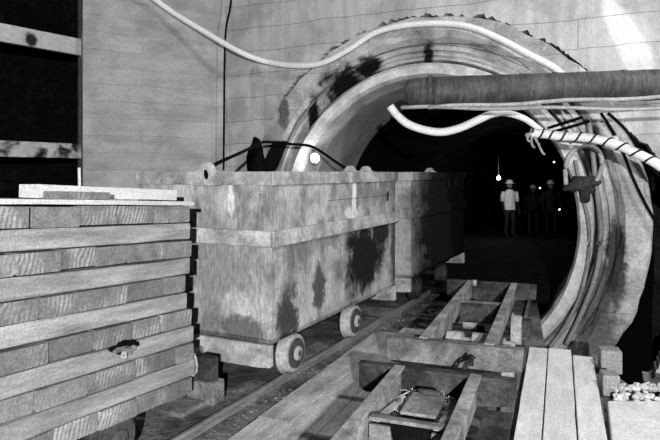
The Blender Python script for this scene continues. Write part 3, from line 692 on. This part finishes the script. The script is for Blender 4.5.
# ------------------------------------------------------------------ people deep in the tunnel
def person(px, d, hgt, shirt, lab, arm, ry):
    zf = -.06-.02*max(0, ((px-330)/600*d-PRT.x)*.414+(d-PRT.y)*.91-1)
    root = empty('person', (X(px, d), d, zf), ry); tag(root, lab, 'person')
    J = [(0, 0, .95), (0, 0, 1.12), (0, 0, 1.34), (0, 0, 1.47), (0, -.01, 1.53), (0, -.015, 1.60), (0, -.01, 1.69)]
    Rr = [(.15, .11), (.14, .10), (.17, .11), (.065, .06), (.055, .06), (.08, .095), (.065, .08)]
    E = [(i, i+1) for i in range(6)]
    def add(p, r, par): J.append(p); Rr.append((r, r)); E.append((par, len(J)-1)); return len(J)-1
    for s in (-1, 1):
        h = add((s*.10, 0, .88), .095, 0); k = add((s*.12, -.03, .50), .06, h); a_ = add((s*.13, .02, .10), .042, k); add((s*.15, -.14, .04), .04, a_)
        sh = add((s*.20, 0, 1.38), .06, 2); e = add((s*.27, -.02 if arm != s else -.18, 1.12 if arm != s else 1.15), .045, sh)
        w_ = add((s*.27, -.12, .88) if arm != s else (s*.14, -.38, 1.14), .028, e)
        dr = Vector((0, -.02, -1)) if arm != s else Vector((-.3*s, -1, 0)).normalized()
        base = Vector(J[w_]); hd = add(tuple(base+dr*.07), .032, w_)
        side = Vector((0, 1, 0)) if arm != s else Vector((0, 0, 1))
        for q in range(4): f1 = add(tuple(base+dr*.11+side*(q-1.5)*.02), .009, hd); add(tuple(base+dr*(.165+.008*(1.5-abs(q-1.5)))+side*(q-1.5)*.022+Vector((-s*.015, 0, 0))), .008, f1)
        add(tuple(base+dr*.08+side*.045+Vector((-s*.01, 0, 0))), .009, w_)
    me = bpy.data.meshes.new('body'); me.from_pydata(J, E, []); me.update()
    o = bpy.data.objects.new('body', me); COL.objects.link(o); o.parent = root; me.materials.append(m_cloth)
    me.skin_vertices.new(name='') if hasattr(me.skin_vertices, 'new') else None
    bpy.context.view_layer.objects.active = o
    mod = o.modifiers.new('skin', 'SKIN'); mod.use_smooth_shade = True
    for i, sv in enumerate(me.skin_vertices[0].data): sv.radius = Rr[i]
    me.skin_vertices[0].data[0].use_root = True
    ss = o.modifiers.new('sub', 'SUBSURF'); ss.levels = 1; ss.render_levels = 2
    # head with face
    bm = bmesh.new(); bmesh.ops.create_uvsphere(bm, u_segments=20, v_segments=14, radius=1)
    for v in bm.verts:
        x, y, z = v.co; v.co = Vector((x*.083, y*.10-.012*(z < 0)*(y < 0), z*.122+1.63))
        if y < -.9 and abs(x) < .25 and -.3 < z < .15: v.co.y -= .02
    build('head', bm, m_skin, root, smooth=True)
    bm = bmesh.new()
    for s in (-1, 1):
        q = rock_bm(.013, .008, .008, 1, 1, 0); [setattr(v, 'co', v.co+Vector((s*.03, -.10, 1.64))) for v in q.verts]
        me2 = bpy.data.meshes.new('t'); q.to_mesh(me2); q.free(); bm.from_mesh(me2)
    build('eyes', bm, m_boot, root)
    bm = bmesh.new(); prof = [(.108, -.01), (.108, .0), (.105, .03), (.09, .075), (.06, .105), (.0, .115)]
    rings = []
    for r_, z in [(.145, -.012), (.14, -.002)]+prof: rings.append([bm.verts.new((r_*math.cos(2*PI*k/20), r_*1.15*math.sin(2*PI*k/20)-(.03 if r_ > .13 and math.sin(2*PI*k/20) < 0 else 0), z+1.685)) for k in range(20)])
    for a_, b_ in zip(rings, rings[1:]):
        for k in range(20): bm.faces.new((a_[k], a_[k-1], b_[k-1], b_[k]))
    build('hard_hat', bm, m_hat, root, smooth=True)
    if shirt:
        bm = bmesh.new(); rr = []
        for z, rx, ry_ in ((.86, .20, .15), (.98, .19, .14), (1.12, .185, .135), (1.28, .215, .14), (1.38, .235, .13), (1.45, .13, .10), (1.49, .07, .07)):
            rr.append([bm.verts.new((rx*math.cos(2*PI*k/20)+.008*noise.noise(Vector((k, z*6, 0))), ry_*math.sin(2*PI*k/20)+.02*noise.noise(Vector((k*.8, z*5, 2))), z)) for k in range(20)])
        for a_, b_ in zip(rr, rr[1:]):
            for k in range(20): bm.faces.new((a_[k], a_[k-1], b_[k-1], b_[k]))
        tube_bm([(.19, 0, 1.40), (.245, -.01, 1.28), (.275, -.03, 1.12)], .07, 12, bm, True, lambda t: .085-.02*t)
        tube_bm([(-.19, 0, 1.40), (-.245, -.01, 1.28), (-.275, -.03, 1.12)], .07, 12, bm, True, lambda t: .085-.02*t)
        build('shirt', bm, shirt, root, smooth=True)
    s_ = hgt/1.8; root.scale = (s_, s_, s_)
person(509.5, 17.2, 1.66, m_shirt, 'person in a white shirt and pale hard hat standing far inside the tunnel', 0, .3)
person(533, 18.0, 1.52, m_cloth, 'person in dark clothes and a hard hat, middle of the three in the tunnel', 1, -.2)
person(551, 17.0, 1.66, m_cloth, 'person in dark clothes and pale hard hat, nearest the right side of the tunnel', 0, .1)
for i, (px, py, d, lab, r_) in enumerate(((498.5, 178, 16.0, 'brightest small lamp hanging in the tunnel left of the person in the white shirt', .05),
                                          (540, 188, 17.2, 'tiny lamp in the dark right of the middle person', .022), (554, 138+24, 9.5, 'tiny lamp high beside the tunnel\'s right wall', .013), (559.5, 209.5, 16.0, 'tiny low lamp right of the third person', .022))):
    l = empty('mine_lamp', P(px, py, d)); tag(l, lab, 'lamp')
    build('glass', rock_bm(r_, r_*.8, r_*1.1, i, 2, .1), m_glow2 if i else m_glow, l, smooth=True)
    build('lamp_cap', tube_bm([(0, 0, r_), (0, 0, r_*1.7)], r_*.7, 10), m_dark, l)
    build('hanger', tube_bm([(0, 0, r_*1.7), (0, 0, r_*1.7+.5)], .006, 5), m_dark, l)

# ------------------------------------------------------------------ camera, light
cam = bpy.data.cameras.new('cam'); co = bpy.data.objects.new('camera', cam); COL.objects.link(co)
co.location = (0, 0, EYE); co.rotation_euler = (PI/2, 0, 0)
cam.sensor_fit = 'HORIZONTAL'; cam.sensor_width = 36; cam.lens = 36*F/660; cam.shift_y = -(220-HY)/660; cam.clip_start = .05
scene.camera = co
def light(name, typ, loc, target, power, size=.2, **k):
    l = bpy.data.lights.new(name, typ); l.energy = power
    if typ == 'AREA': l.shape = 'DISK'; l.size = size
    elif typ != 'SUN': l.shadow_soft_size = size
    for a_, b_ in k.items(): setattr(l, a_, b_)
    o = bpy.data.objects.new(name, l); COL.objects.link(o); o.location = loc
    o.rotation_euler = (Vector(target)-Vector(loc)).to_track_quat('-Z', 'Y').to_euler(); return o
light('flash', 'SPOT', (.2, -2.5, 2.1), (.8, 6, 1.5), 3000, .03, spot_size=1.45, spot_blend=.5)
light('overhead_flood', 'AREA', (4.4, 3.0, 5.4), (2.2, 7, 2.4), 200, .5)
sb0, sb1 = pp(606, 0), pp(642, 65)
light('wall_beam', 'SPOT', sb0+(sb0-sb1).normalized()*3.4-Vector((.414, .91, 0))*.75, sb0.lerp(sb1, .75), 2000, .02, spot_size=.085, spot_blend=.6)
light('work_lamp_light', 'POINT', pp(313, 158, .28), (0, 0, 0), 9, .04)
light('tunnel_lamp', 'POINT', P(500, 172, 15.8), (0, 0, 0), 26, .05)
w = bpy.data.worlds.new('dark'); scene.world = w; w.use_nodes = True
w.node_tree.nodes['Background'].inputs[0].default_value = (.5, .5, .5, 1); w.node_tree.nodes['Background'].inputs[1].default_value = .004
vs_ = scene.view_settings; vs_.view_transform = 'Standard'; vs_.look = 'None'; vs_.gamma = 1; vs_.exposure = 0; vs_.use_curve_mapping = False
